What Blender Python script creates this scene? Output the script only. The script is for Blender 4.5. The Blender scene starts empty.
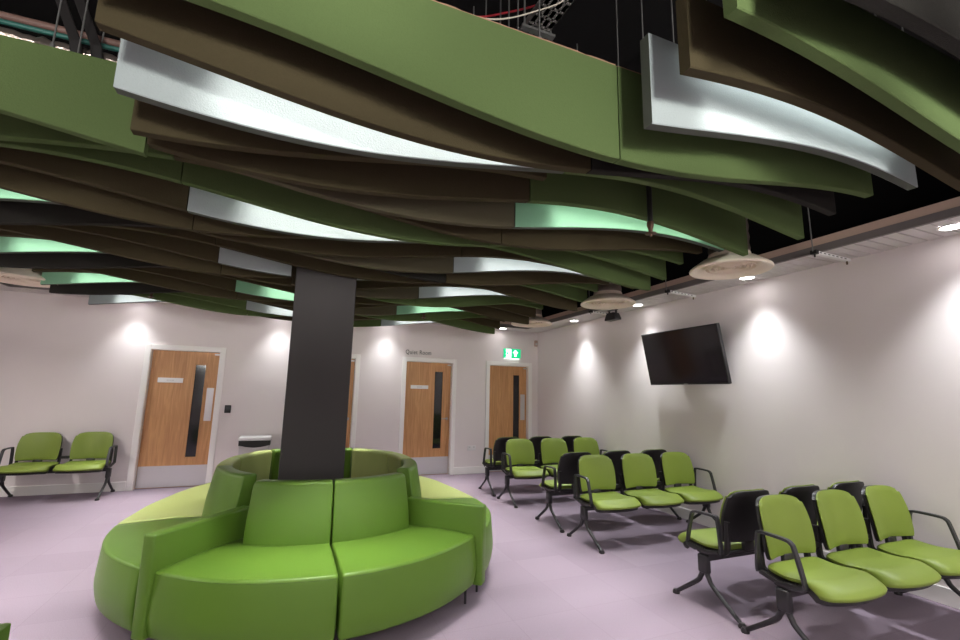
import bpy, bmesh, math, random
from mathutils import Vector, Matrix
R = math.radians
S = bpy.context.scene
COL = S.collection
random.seed(7)

# ------------------------------------------------------------------ materials
def srgb(r, g, b):
    f = lambda c: ((c/255+0.055)/1.055)**2.4 if c/255 > 0.04045 else c/255/12.92
    return (f(r), f(g), f(b), 1.0)

def mat(name, col, rough=0.6, metal=0.0, spec=0.5, bump=0.0, bscale=200.0, var=0.0, vscale=6.0, coat=0.0):
    m = bpy.data.materials.new(name); m.use_nodes = True
    nt = m.node_tree; b = nt.nodes['Principled BSDF']
    b.inputs['Base Color'].default_value = col
    b.inputs['Roughness'].default_value = rough
    b.inputs['Metallic'].default_value = metal
    b.inputs['Specular IOR Level'].default_value = spec
    b.inputs['Coat Weight'].default_value = coat
    tc = nt.nodes.new('ShaderNodeTexCoord')
    if var > 0:
        n = nt.nodes.new('ShaderNodeTexNoise'); n.inputs['Scale'].default_value = vscale; n.inputs['Detail'].default_value = 4
        nt.links.new(tc.outputs['Object'], n.inputs['Vector'])
        mx = nt.nodes.new('ShaderNodeMixRGB'); mx.blend_type = 'MIX'
        mx.inputs[1].default_value = tuple(c*(1-var) for c in col[:3])+(1,)
        mx.inputs[2].default_value = tuple(min(1, c*(1+var)) for c in col[:3])+(1,)
        nt.links.new(n.outputs['Fac'], mx.inputs[0]); nt.links.new(mx.outputs[0], b.inputs['Base Color'])
    if bump > 0:
        n2 = nt.nodes.new('ShaderNodeTexNoise'); n2.inputs['Scale'].default_value = bscale; n2.inputs['Detail'].default_value = 3
        nt.links.new(tc.outputs['Object'], n2.inputs['Vector'])
        bp = nt.nodes.new('ShaderNodeBump'); bp.inputs['Strength'].default_value = bump; bp.inputs['Distance'].default_value = 0.004
        nt.links.new(n2.outputs['Fac'], bp.inputs['Height']); nt.links.new(bp.outputs[0], b.inputs['Normal'])
    return m

def emit(name, col, strength):
    m = bpy.data.materials.new(name); m.use_nodes = True
    b = m.node_tree.nodes['Principled BSDF']
    b.inputs['Base Color'].default_value = col
    b.inputs['Emission Color'].default_value = col
    b.inputs['Emission Strength'].default_value = strength
    return m

def wood():
    m = bpy.data.materials.new('oak_veneer'); m.use_nodes = True
    nt = m.node_tree; b = nt.nodes['Principled BSDF']; b.inputs['Roughness'].default_value = 0.45
    tc = nt.nodes.new('ShaderNodeTexCoord'); mp = nt.nodes.new('ShaderNodeMapping')
    mp.inputs['Scale'].default_value = (14, 14, 0.9)
    nt.links.new(tc.outputs['Object'], mp.inputs[0])
    n = nt.nodes.new('ShaderNodeTexNoise'); n.inputs['Scale'].default_value = 2.2; n.inputs['Detail'].default_value = 6; n.inputs['Distortion'].default_value = 0.9
    nt.links.new(mp.outputs[0], n.inputs['Vector'])
    cr = nt.nodes.new('ShaderNodeValToRGB')
    cr.color_ramp.elements[0].position = 0.3; cr.color_ramp.elements[0].color = srgb(182, 128, 80)
    cr.color_ramp.elements[1].position = 0.72; cr.color_ramp.elements[1].color = srgb(212, 160, 106)
    nt.links.new(n.outputs['Fac'], cr.inputs[0]); nt.links.new(cr.outputs[0], b.inputs['Base Color'])
    return m

def carpet():
    m = bpy.data.materials.new('lilac_carpet_tiles'); m.use_nodes = True
    nt = m.node_tree; b = nt.nodes['Principled BSDF']; b.inputs['Roughness'].default_value = 0.95
    b.inputs['Specular IOR Level'].default_value = 0.15
    tc = nt.nodes.new('ShaderNodeTexCoord')
    ck = nt.nodes.new('ShaderNodeTexBrick'); ck.offset = 0.0; ck.inputs['Scale'].default_value = 1.0
    ck.inputs['Brick Width'].default_value = 0.5; ck.inputs['Row Height'].default_value = 0.5
    ck.inputs['Mortar Size'].default_value = 0.002; ck.inputs['Bias'].default_value = 0.0
    ck.inputs['Color1'].default_value = srgb(139, 124, 137); ck.inputs['Color2'].default_value = srgb(144, 129, 142)
    ck.inputs['Mortar'].default_value = srgb(134, 119, 132)
    nt.links.new(tc.outputs['Object'], ck.inputs['Vector'])
    n = nt.nodes.new('ShaderNodeTexNoise'); n.inputs['Scale'].default_value = 160; n.inputs['Detail'].default_value = 4
    nt.links.new(tc.outputs['Object'], n.inputs['Vector'])
    cr = nt.nodes.new('ShaderNodeValToRGB'); cr.color_ramp.elements[0].color = (.82, .82, .82, 1); cr.color_ramp.elements[1].color = (1.15, 1.15, 1.15, 1)
    nt.links.new(n.outputs['Fac'], cr.inputs[0])
    mx = nt.nodes.new('ShaderNodeMixRGB'); mx.blend_type = 'MULTIPLY'; mx.inputs[0].default_value = 1
    nt.links.new(ck.outputs['Color'], mx.inputs[1]); nt.links.new(cr.outputs[0], mx.inputs[2])
    nt.links.new(mx.outputs[0], b.inputs['Base Color'])
    bp = nt.nodes.new('ShaderNodeBump'); bp.inputs['Strength'].default_value = 0.35; bp.inputs['Distance'].default_value = 0.004
    nt.links.new(n.outputs['Fac'], bp.inputs['Height']); nt.links.new(bp.outputs[0], b.inputs['Normal'])
    return m

M = {}
M['wall'] = mat('warm_white_paint', srgb(231, 222, 220), 0.8, bump=0.12, bscale=120, var=0.01)
M['trim'] = mat('white_gloss_trim', srgb(242, 238, 234), 0.4)
M['carpet'] = carpet()
M['wood'] = wood()
M['void'] = mat('black_void_paint', srgb(20, 18, 19), 0.95, spec=0.1)
M['steel'] = mat('brushed_steel', srgb(206, 203, 204), 0.38, 0.35, bump=0.05)
M['chrome'] = mat('chrome', srgb(225, 222, 220), 0.25, 0.5)
M['glass_dark'] = mat('dark_vision_glass', srgb(26, 26, 30), 0.08, spec=0.6)
M['soffit'] = mat('white_metal_plank', srgb(208, 202, 200), 0.5, bump=0.1, bscale=260)
M['fascia'] = mat('beige_fascia', srgb(188, 160, 145), 0.7)
M['greytrim'] = mat('grey_edge_trim', srgb(112, 104, 102), 0.6)
FELT = dict(rough=0.95, spec=0.12, bump=0.5, bscale=180)
M['b_green'] = mat('green_acoustic_felt', srgb(87, 103, 63), var=0.05, vscale=90, **FELT)
M['b_brown'] = mat('brown_acoustic_felt', srgb(72, 64, 46), var=0.06, vscale=90, **FELT)
M['b_charcoal'] = mat('charcoal_acoustic_felt', srgb(46, 44, 41), var=0.06, vscale=90, **FELT)
M['b_taupe'] = mat('taupe_acoustic_felt', srgb(92, 86, 68), var=0.05, vscale=90, **FELT)
M['b_white'] = mat('white_acoustic_felt', srgb(166, 174, 174), var=0.03, vscale=90, **FELT)
M['b_mint'] = mat('mint_acoustic_felt', srgb(138, 186, 152), var=0.03, vscale=90, **FELT)
M['b_edge'] = mat('shaded_felt_edge', srgb(92, 96, 88), **FELT)  # shade on the pale baffles' bottoms and ends, put into the colour
M['batten'] = mat('raw_board_edge', srgb(160, 118, 100), 0.8)
M['column'] = mat('charcoal_column_paint', srgb(62, 57, 57), 0.65, bump=0.06, bscale=90)
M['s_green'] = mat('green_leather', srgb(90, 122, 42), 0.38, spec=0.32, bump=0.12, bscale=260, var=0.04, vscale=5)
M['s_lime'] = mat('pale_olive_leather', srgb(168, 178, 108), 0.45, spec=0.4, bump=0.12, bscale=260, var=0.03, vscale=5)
M['s_seam'] = mat('dark_green_piping', srgb(74, 104, 26), 0.5)
M['c_green'] = mat('lime_chair_vinyl', srgb(120, 137, 52), 0.48, spec=0.4, bump=0.08, bscale=300)
M['black'] = mat('black_plastic', srgb(34, 31, 32), 0.42, spec=0.45)
M['blackmetal'] = mat('black_powder_coat', srgb(36, 34, 36), 0.38, spec=0.5)
M['armgrey'] = mat('black_armrest', srgb(44, 43, 46), 0.35, spec=0.5)
M['screen'] = mat('glossy_black_screen', srgb(30, 25, 31), 0.12, spec=0.55)
M['cream'] = mat('cream_diffuser_enamel', srgb(232, 216, 198), 0.5)
M['foil'] = mat('silver_foil', srgb(150, 136, 128), 0.3, 0.8, bump=0.9, bscale=40)
M['teal'] = mat('teal_pipe', srgb(40, 92, 84), 0.5)
M['pink'] = mat('pinkish_lagging', srgb(112, 84, 76), 0.6, bump=0.4, bscale=40)
M['galv'] = mat('galvanised_tray', srgb(130, 125, 122), 0.5, 0.4)
M['redcable'] = mat('red_cable', srgb(150, 30, 40), 0.5)
M['whitecable'] = mat('pale_cable', srgb(190, 180, 165), 0.5)
M['wire'] = mat('steel_wire', srgb(130, 128, 126), 0.4, 0.6)
M['lens'] = emit('downlight_lens', (1, 0.98, 1, 1), 14)
M['ledstrip'] = emit('led_strip', (0.93, 1, 1, 1), 6)
M['fillpane'] = emit('added_window_glow', (0.93, 1.0, 0.98, 1), 0.4)  # glow for the unseen windows added as fill
M['whiteplastic'] = mat('white_plastic', srgb(232, 230, 228), 0.35)
M['greyplastic'] = mat('grey_plastic', srgb(205, 200, 198), 0.5)
M['sign_green'] = emit('exit_sign_green', srgb(0, 170, 110), 0.9)
M['sign_white'] = emit('exit_sign_white', (0.85, 1, 0.97, 1), 1.6)
M['ink'] = mat('dark_grey_lettering', srgb(70, 66, 66), 0.6)
M['copper'] = mat('bronze_sprinkler', srgb(92, 66, 52), 0.4, 0.5)
M['pipe_black'] = mat('black_steel_pipe', srgb(30, 26, 26), 0.5)

# ------------------------------------------------------------------ builders
def link(name, bm, m, parent=None, smooth=None):
    me = bpy.data.meshes.new(name)
    bmesh.ops.recalc_face_normals(bm, faces=bm.faces[:])
    bm.to_mesh(me); bm.free()
    me.materials.append(m)
    if smooth is not None:
        for p in me.polygons: p.use_smooth = True
        me.set_sharp_from_angle(angle=R(smooth))
    o = bpy.data.objects.new(name, me); COL.objects.link(o)
    if parent is not None: o.parent = parent
    return o

def empty(name, loc, label, cat, group=None, rz=0.0):
    o = bpy.data.objects.new(name, None); COL.objects.link(o)
    o.empty_display_size = 0.1
    o.location = loc; o.rotation_euler = (0, 0, rz)
    tag(o, label, cat, group)
    return o

def tag(o, label, cat, group=None):
    o['label'] = label; o['category'] = cat
    if group: o['group'] = group
    return o

def struct(o):
    o['kind'] = 'structure'; return o

def box(bm, x0, x1, y0, y1, z0, z1, bev=0.0, seg=2, mtx=None):
    vs = [bm.verts.new(v) for v in [(x0, y0, z0), (x1, y0, z0), (x1, y1, z0), (x0, y1, z0), (x0, y0, z1), (x1, y0, z1), (x1, y1, z1), (x0, y1, z1)]]
    fs = [bm.faces.new([vs[i] for i in q]) for q in [(0, 3, 2, 1), (4, 5, 6, 7), (0, 1, 5, 4), (1, 2, 6, 5), (2, 3, 7, 6), (3, 0, 4, 7)]]
    if mtx is not None:
        for v in vs: v.co = mtx @ v.co
    if bev > 0:
        es = list({e for f in fs for e in f.edges})
        bmesh.ops.bevel(bm, geom=es, offset=bev, segments=seg, affect='EDGES', profile=0.5)

def nbox(name, m, parent, *a, **k):
    bm = bmesh.new(); bev = k.get('bev', 0); box(bm, *a, **k)
    return link(name, bm, m, parent, 35 if bev else None)

def tube(bm, pts, r, n=10, caps=True):
    pts = [Vector(p) for p in pts]
    rr = r if isinstance(r, (list, tuple)) else [r]*len(pts)
    rings = []; up = None
    for i, p in enumerate(pts):
        d = (pts[min(i+1, len(pts)-1)]-pts[max(i-1, 0)]).normalized()
        if up is None:
            up = d.orthogonal().normalized()
        else:
            up = (up-d*up.dot(d)).normalized()
        s = d.cross(up)
        rings.append([bm.verts.new(p+(up*math.cos(2*math.pi*j/n)+s*math.sin(2*math.pi*j/n))*rr[i]) for j in range(n)])
    for a, b in zip(rings, rings[1:]):
        for j in range(n): bm.faces.new([a[j], a[(j+1) % n], b[(j+1) % n], b[j]])
    if caps:
        bm.faces.new(rings[0][::-1]); bm.faces.new(rings[-1])

def ntube(name, m, parent, pts, r, n=10):
    bm = bmesh.new(); tube(bm, pts, r, n); return link(name, bm, m, parent, 50)

def strip(bm, pts, w, t, side):
    """flat bar of width w (along `side`) and thickness t swept along pts"""
    pts = [Vector(p) for p in pts]; side = Vector(side).normalized(); rings = []
    for i, p in enumerate(pts):
        d = (pts[min(i+1, len(pts)-1)]-pts[max(i-1, 0)]).normalized()
        nrm = d.cross(side).normalized()
        a, b = side*w/2, nrm*t/2
        rings.append([bm.verts.new(p+q) for q in (a*0.8+b, a+b*0.3, a-b*0.3, a*0.8-b, -a*0.8-b, -a-b*0.3, -a+b*0.3, -a*0.8+b)])
    n = 8
    for a, b in zip(rings, rings[1:]):
        for j in range(n): bm.faces.new([a[j], a[(j+1) % n], b[(j+1) % n], b[j]])
    bm.faces.new(rings[0][::-1]); bm.faces.new(rings[-1])

def lathe(bm, prof, n=40, c=(0, 0, 0)):
    c = Vector(c); rings = []
    for r, z in prof:
        if r < 1e-5: rings.append([bm.verts.new(c+Vector((0, 0, z)))])
        else: rings.append([bm.verts.new(c+Vector((r*math.cos(2*math.pi*j/n), r*math.sin(2*math.pi*j/n), z))) for j in range(n)])
    for a, b in zip(rings, rings[1:]):
        for j in range(n):
            k = (j+1) % n
            if len(a) == 1 and len(b) == 1: continue
            if len(a) == 1: bm.faces.new([a[0], b[k], b[j]])
            elif len(b) == 1: bm.faces.new([a[j], a[k], b[0]])
            else: bm.faces.new([a[j], a[k], b[k], b[j]])

def nlathe(name, m, parent, prof, n=40, c=(0, 0, 0), ang=40):
    bm = bmesh.new(); lathe(bm, prof, n, c); return link(name, bm, m, parent, ang)

def loft(bm, rings, closed=True, caps=True):
    vr = [[bm.verts.new(p) for p in r] for r in rings]
    n = len(vr[0])
    for a, b in zip(vr, vr[1:]):
        for j in range(n if closed else n-1):
            bm.faces.new([a[j], a[(j+1) % n], b[(j+1) % n], b[j]])
    if caps:
        bm.faces.new(vr[0][::-1]); bm.faces.new(vr[-1])

def smoothpath(pts, k=6):
    pts = [Vector(p) for p in pts]; out = []
    for i in range(len(pts)-1):
        p0 = pts[max(i-1, 0)]; p1 = pts[i]; p2 = pts[i+1]; p3 = pts[min(i+2, len(pts)-1)]
        for j in range(k):
            t = j/k
            out.append(0.5*((2*p1)+(p2-p0)*t+(2*p0-5*p1+4*p2-p3)*t*t+(-p0+3*p1-3*p2+p3)*t**3))
    out.append(pts[-1]); return out

def dup(root, loc, rz, label, group=None):
    r = root.copy(); COL.objects.link(r); r.location = loc; r.rotation_euler = (0, 0, rz)
    r['label'] = label
    if group: r['group'] = group
    for ch in list(root.children):
        c = ch.copy(); COL.objects.link(c); c.parent = r
        for g in list(ch.children):
            d = g.copy(); COL.objects.link(d); d.parent = c
    return r

def light(kind, loc, energy, col=(1, 1, 1), rot=(0, 0, 0), **k):
    l = bpy.data.lights.new(kind.lower()+'_lamp', kind); l.energy = energy; l.color = col
    for a, b in k.items(): setattr(l, a, b)
    o = bpy.data.objects.new('lamp_light', l); COL.objects.link(o); o.location = loc; o.rotation_euler = rot
    return o

# ------------------------------------------------------------------ camera
W = dict(H=1.5119, yaw=0.3838, pitch=0.1630, roll=0.0207, f=450.18)
cy, sy = math.cos(W['yaw']), math.sin(W['yaw']); cp, sp = math.cos(W['pitch']), math.sin(W['pitch'])
fwd = Vector((sy*cp, cy*cp, sp)); rgt = Vector((cy, -sy, 0)); upv = rgt.cross(fwd)
c_, s_ = math.cos(W['roll']), math.sin(W['roll'])
r2 = rgt*c_+upv*s_; u2 = upv*c_-rgt*s_
cam = bpy.data.cameras.new('camera'); cam.sensor_width = 36; cam.lens = W['f']/960*36; cam.clip_start = 0.02
co = bpy.data.objects.new('camera', cam); COL.objects.link(co)
mw = Matrix.Identity(4)
for i in range(3): mw[i][0] = r2[i]; mw[i][1] = u2[i]; mw[i][2] = -fwd[i]
mw[2][3] = W['H']
co.matrix_world = mw
S.camera = co

# ------------------------------------------------------------------ room shell
XR, XL, YB, YF = 4.73, -4.19, 8.40, -4.2
ZS, ZV = 2.83, 4.0
DH = 2.10
struct(nbox('floor', M['carpet'], None, XL, XR, YF, YB+0.2, -0.1, 0.0))
doors = [(-2.1055, -1.1623), (0.06, 0.988), (1.9142, 2.8354), (3.6212, 4.5053)]
bm = bmesh.new(); xs = XL-0.15
for a, b in doors:
    box(bm, xs, a, YB, YB+0.2, 0, ZS+0.1); box(bm, a, b, YB, YB+0.2, DH, ZS+0.1); xs = b
box(bm, xs, XR+0.15, YB, YB+0.2, 0, ZS+0.1)
struct(link('wall_back', bm, M['wall']))
struct(nbox('wall_right', M['wall'], None, XR, XR+0.15, YF, YB, 0, ZS+0.1))
struct(nbox('wall_left', M['wall'], None, XL-0.15, XL, YF, YB, 0, ZS+0.1))
struct(nbox('wall_front', M['wall'], None, XL-0.15, XR+0.15, YF-0.15, YF, 0, ZS+0.1))
# black void above
bm = bmesh.new()
box(bm, XL-0.2, XR+0.2, YF-0.2, YB+0.25, ZV, ZV+0.1)
box(bm, XL-0.2, XL-0.02, YF-0.2, YB+0.25, ZS+0.1, ZV); box(bm, XR+0.02, XR+0.2, YF-0.2, YB+0.25, ZS+0.1, ZV)
box(bm, XL-0.02, XR+0.02, YB+0.02, YB+0.25, ZS+0.1, ZV); box(bm, XL-0.02, XR+0.02, YF-0.2, YF-0.02, ZS+0.1, ZV)
struct(link('ceiling', bm, M['void']))
# soffit planks round the room edge
def planks(name, x0, x1, y0, y1, along):
    bm = bmesh.new()
    box(bm, x0, x1, y0, y1, ZS+0.012, ZS+0.03)
    step = 0.1
    if along == 'y':
        y = y0
        while y < y1-0.01:
            box(bm, x0, x1, y+0.007, min(y+step-0.007, y1), ZS, ZS+0.013); y += step
    else:
        x = x0
        while x < x1-0.01:
            box(bm, x+0.004, min(x+step-0.004, x1), y0, y1, ZS, ZS+0.013); x += step
    return struct(link(name, bm, M['soffit']))
SX, SXL, SYB, SYF = 4.23, -3.69, 7.93, -0.6
planks('ceiling_soffit_right', SX, XR, YF, YB, 'y')
planks('ceiling_soffit_left', XL, SXL, YF, YB, 'y')
planks('ceiling_soffit_back', SXL, SX, SYB, YB, 'x')
struct(nbox('ceiling_front', M['wall'], None, SXL, SX, YF, SYF, ZS, ZS+0.05))
def fascia(n, x0, x1, y0, y1):
    struct(nbox('trim_%d' % n, M['fascia'], None, x0, x1, y0, y1, ZS+0.05, ZS+0.12))
e = 0.012
fascia(1, SX-e, SX, SYF, SYB); fascia(2, SXL, SXL+e, SYF, SYB); fascia(3, SXL, SX, SYB-e, SYB)
struct(nbox('trim_4', M['greytrim'], None, SX-0.02, SX+0.012, SYF, SYB, ZS-0.012, ZS+0.05))
struct(nbox('trim_5', M['greytrim'], None, SXL-0.012, SXL+0.02, SYF, SYB, ZS-0.012, ZS+0.05))
struct(nbox('trim_6', M['greytrim'], None, SXL, SX, SYB-0.02, SYB+0.012, ZS-0.012, ZS+0.05))
# skirting
def skirt(name, segs):
    bm = bmesh.new()
    for a in segs: box(bm, *a, 0, 0.13, bev=0.004, seg=1)
    struct(link(name, bm, M['trim']))
ed = [XL]+[v for a, b in doors for v in (a-0.078, b+0.078)]+[XR]
skirt('baseboard_back', [(ed[i], ed[i+1], YB-0.016, YB) for i in range(0, len(ed), 2)])
skirt('baseboard_right', [(XR-0.016, XR, YF, YB)]); skirt('baseboard_left', [(XL, XL+0.016, YF, YB)])

# ------------------------------------------------------------------ doors
YD = YB+0.075
def door(n, a, b, glass, kick_z, furniture, plaque=None):
    root = empty('door_%d' % n, ((a+b)/2, YB, 0), '', '')
    del root['label'], root['category']
    root['kind'] = 'structure'
    cx = (a+b)/2
    L = lambda v: v-cx
    bm = bmesh.new()
    for s0, s1 in ((a-0.078, a), (b, b+0.078)): box(bm, L(s0), L(s1), -0.022, 0.0, 0, DH+0.075, bev=0.004, seg=1)
    box(bm, L(a), L(b), -0.022, 0.0, DH, DH+0.075, bev=0.004, seg=1)
    # lining and stops
    for s0, s1 in ((a, a+0.006), (b-0.006, b)): box(bm, L(s0), L(s1), -0.012, 0.19, 0, DH)
    box(bm, L(a+0.006), L(b-0.006), -0.012, 0.19, DH-0.006, DH)
    link('door_frame', bm, M['trim'], root)
    g0, g1, z0, z1 = glass
    bm = bmesh.new(); x0, x1 = L(a+0.009), L(b-0.009); y0, y1 = 0.075, 0.119; zt = DH-0.009
    box(bm, x0, L(g0), y0, y1, 0.006, zt); box(bm, L(g1), x1, y0, y1, 0.006, zt)
    box(bm, L(g0), L(g1), y0, y1, 0.006, z0); box(bm, L(g0), L(g1), y0, y1, z1, zt)
    link('door_leaf', bm, M['wood'], root)
    nbox('vision_glass', M['glass_dark'], root, L(g0), L(g1), 0.088, 0.1, z0, z1)
    bm = bmesh.new()
    for q in ((g0-0.016, g0+0.004, z0-0.016, z1+0.016), (g1-0.004, g1+0.016, z0-0.016, z1+0.016)): box(bm, L(q[0]), L(q[1]), 0.068, 0.076, q[2], q[3])
    for q in ((z0-0.016, z0+0.004), (z1-0.004, z1+0.016)): box(bm, L(g0), L(g1), 0.068, 0.076, *q)
    link('glazing_bead', bm, M['wood'], root)
    nbox('kick_plate', M['steel'], root, x0+0.004, x1-0.004, 0.0725, 0.075, 0.012, kick_z)
    bm = bmesh.new(); box(bm, x1-0.075, x1-0.005, 0.035, 0.075, zt-0.045, zt-0.02, bev=0.004, seg=1)
    link('door_closer_arm', bm, M['steel'], root, 35)
    if furniture == 'plate':
        nbox('push_plate', M['steel'], root, x1-0.135, x1-0.035, 0.0715, 0.075, 1.0, 1.52)
    if furniture in ('lever', 'plate_lever'):
        bm = bmesh.new(); lathe(bm, [(0, 0.0), (0.026, 0.0), (0.026, 0.008), (0, 0.008)], 20)
        for v in bm.verts: v.co = Vector((x1-0.06+v.co.x, 0.075-v.co.z, 1.03+v.co.y))
        tube(bm, smoothpath([(x1-0.06, 0.07, 1.03), (x1-0.06, 0.03, 1.03), (x1-0.075, 0.02, 1.03), (x1-0.18, 0.02, 1.03)], 4), 0.009, 8)
        link('door_handle', bm, M['chrome'], root, 40)
    if furniture == 'plate_lever': pass
    if plaque:
        p = nbox('name_plaque', M['whiteplastic'], root, L(plaque[0]), L(plaque[1]), 0.068, 0.075, plaque[2], plaque[3], bev=0.002, seg=1)
        p['label'] = 'small white name plaque'
        pc = (plaque[0]+plaque[1])/2; zc = (plaque[2]+plaque[3])/2
        bm = bmesh.new(); xx = L(pc)-0.05
        for wd in (0.03, 0.02, 0.035):
            box(bm, xx, xx+wd, 0.067, 0.069, zc-0.007, zc+0.007); xx += wd+0.007
        link('plaque_mark', bm, M['greyplastic'], p)
    return root
door(1, *doors[0], (-1.50, -1.35, 0.445, 1.885), 0.325, 'plate', (-1.99, -1.65, 1.59, 1.665))
door(2, *doors[1], (0.66, 0.81, 0.46, 1.9), 0.325, 'lever')
door(3, *doors[2], (2.50, 2.665, 0.475, 1.925), 0.325, 'lever', (2.034, 2.377, 1.587, 1.654))
door(4, *doors[3], (4.19, 4.335, 0.475, 1.915), 0.325, 'plate')
# bright panel of a lit corridor is not visible: rooms behind the glass stay dark

# ------------------------------------------------------------------ wall things
def text_mesh(name, txt, size, m, loc, rot, parent=None):
    cu = bpy.data.curves.new(name, 'FONT'); cu.body = txt; cu.size = size; cu.extrude = 0.002; cu.align_x = 'LEFT'; cu.space_character = 1.12
    t = bpy.data.objects.new(name, cu); COL.objects.link(t)
    dg = bpy.context.evaluated_depsgraph_get(); me = bpy.data.meshes.new_from_object(t.evaluated_get(dg))
    bpy.data.objects.remove(t)
    o = bpy.data.objects.new(name, me); COL.objects.link(o); me.materials.clear(); me.materials.append(m)
    o.location = loc; o.rotation_euler = rot
    if parent: o.parent = parent
    return o
t = text_mesh('wall_lettering', 'Quiet Room', 0.115, M['ink'], (1.89, YB-0.003, 2.235), (R(90), 0, 0))
w_ = max(v.co.x for v in t.data.vertices)
t.scale = (0.50/w_, 1, 1)
tag(t, 'grey wall lettering reading Quiet Room above the plaque door', 'lettering')

ex = empty('exit_sign', (4.105, YB, 2.352), 'green lit emergency exit sign with running figure over the corner door', 'sign')
nbox('sign_box', M['greyplastic'], ex, -0.2, 0.2, -0.045, -0.001, -0.1, 0.1, bev=0.006)
nbox('sign_face', M['sign_green'], ex, -0.195, 0.195, -0.049, -0.045, -0.095, 0.095)
bm = bmesh.new()
def poly(bm, pts, y, t=0.002):
    a = [bm.verts.new((x, y, z)) for x, z in pts]; b = [bm.verts.new((x, y-t, z)) for x, z in pts]
    n = len(pts); bm.faces.new(a); bm.faces.new(b[::-1])
    for i in range(n): bm.faces.new([a[i], b[i], b[(i+1) % n], a[(i+1) % n]])
poly(bm, [(-0.14, -0.085), (-0.025, -0.085), (-0.025, 0.085), (-0.14, 0.085)], -0.049)
link('doorway_symbol', bm, M['sign_white'], ex)
bm = bmesh.new()
poly(bm, [(-0.095+0.014*math.cos(a), 0.056+0.014*math.sin(a)) for a in [i*math.pi/5 for i in range(10)]], -0.051)
poly(bm, [(-0.115, 0.035), (-0.085, 0.04), (-0.06, 0.01), (-0.068, 0.004), (-0.088, 0.022), (-0.092, -0.005), (-0.075, -0.025), (-0.07, -0.07), (-0.082, -0.07), (-0.09, -0.03), (-0.108, -0.015), (-0.115, -0.045), (-0.145, -0.055), (-0.148, -0.043), (-0.127, -0.036), (-0.115, 0.005), (-0.125, 0.0), (-0.135, 0.022), (-0.144, 0.018), (-0.13, -0.012), (-0.112, 0.0)], -0.051)
link('running_figure', bm, M['sign_green'], ex)
bm = bmesh.new()
poly(bm, [(0.075, 0.075), (0.135, 0.012), (0.105, 0.012), (0.098, -0.06), (0.052, -0.06), (0.045, 0.012), (0.015, 0.012)], -0.049)
link('up_arrow', bm, M['sign_white'], ex)
nbox('downlight_strip', M['sign_white'], ex, -0.17, 0.17, -0.04, -0.012, -0.106, -0.1)

rd = empty('access_reader', (-0.97, YB, 1.19), 'small black door access reader beside the first wooden door', 'card reader')
nbox('reader_case', M['black'], rd, -0.045, 0.045, -0.024, 0, -0.062, 0.062, bev=0.006)
nbox('reader_keypad', M['armgrey'], rd, -0.03, 0.03, -0.027, -0.023, -0.01, 0.045)
sk = empty('wall_socket', (3.27, YB, 0.477), 'white double wall socket low between the two doors by the chairs', 'socket')
nbox('socket_plate', M['whiteplastic'], sk, -0.085, 0.085, -0.01, 0, -0.045, 0.045, bev=0.004)
nbox('rocker_switch', M['greyplastic'], sk, -0.06, -0.03, -0.014, -0.009, 0.005, 0.03)
nbox('rocker_switch', M['greyplastic'], sk, 0.03, 0.06, -0.014, -0.009, 0.005, 0.03)
pr_ = empty('motion_detector', (4.675, YB, 2.60), 'small beige motion detector high in the back corner', 'sensor')
nbox('detector_case', M['fascia'], pr_, -0.035, 0.035, -0.05, 0, -0.07, 0.06, bev=0.014)
nbox('detector_lens', M['greyplastic'], pr_, -0.024, 0.024, -0.056, -0.045, -0.045, 0.0, bev=0.006)

# waste bin
bn = empty('waste_bin', (-0.51, 8.2, 0), 'white litter bin with dark swing flap against the back wall', 'bin')
bm = bmesh.new()
loft(bm, [[(-hw, -hd, z), (hw, -hd, z), (hw, hd, z), (-hw, hd, z)] for z, hw, hd in ((0, 0.19, 0.13), (0.35, 0.205, 0.14), (0.64, 0.215, 0.145))])
link('bin_body', bm, M['greyplastic'], bn)
bm = bmesh.new()
n = 14; pts = [(-0.225, 0.72), (0.225, 0.72), (0.222, 0.645)]+[(0.2-0.4*i/n, 0.645-0.03*math.sin(math.pi*i/n)) for i in range(n+1)]+[(-0.222, 0.645)]
loft(bm, [[(x, y, z) for x, z in pts] for y in (-0.155, 0.14)])
link('swing_flap', bm, M['black'], bn)
bm = bmesh.new(); box(bm, -0.232, 0.232, -0.165, 0.15, 0.718, 0.775, bev=0.02, seg=3); link('bin_lid', bm, M['whiteplastic'], bn, 40)
nbox('flap_latch', M['steel'], bn, -0.02, 0.02, -0.153, -0.14, 0.585, 0.605)

# television on tilted bracket
tv = empty('television', (4.57, 4.385, 2.036), 'black wall mounted flat screen television tilted down on the right wall', 'television')
th = math.atan2(0.14, 0.70); mt = Matrix.Rotation(-th, 4, 'Y')
def tbox(name, m, *a, **k): return nbox(name, m, tv, *a, mtx=mt, **k)
tbox('screen_case', M['black'], -0.012, 0.035, -0.625, 0.625, -0.357, 0.357, bev=0.006)
tbox('screen', M['screen'], -0.015, -0.011, -0.612, 0.612, -0.338, 0.345)
tbox('screen_badge', M['steel'], -0.0155, -0.012, -0.03, 0.03, -0.352, -0.345)
nbox('wall_bracket', M['blackmetal'], tv, 0.02, 0.1585, -0.25, 0.25, -0.15, 0.15)

# ------------------------------------------------------------------ column
cl = empty('column', (0.201, 4.62, 0), 'dark charcoal square column rising through the round sofa', 'column')
nbox('column_shaft', M['column'], cl, -0.27, 0.27, -0.27, 0.27, 0, ZV, bev=0.006, seg=1)

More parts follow.
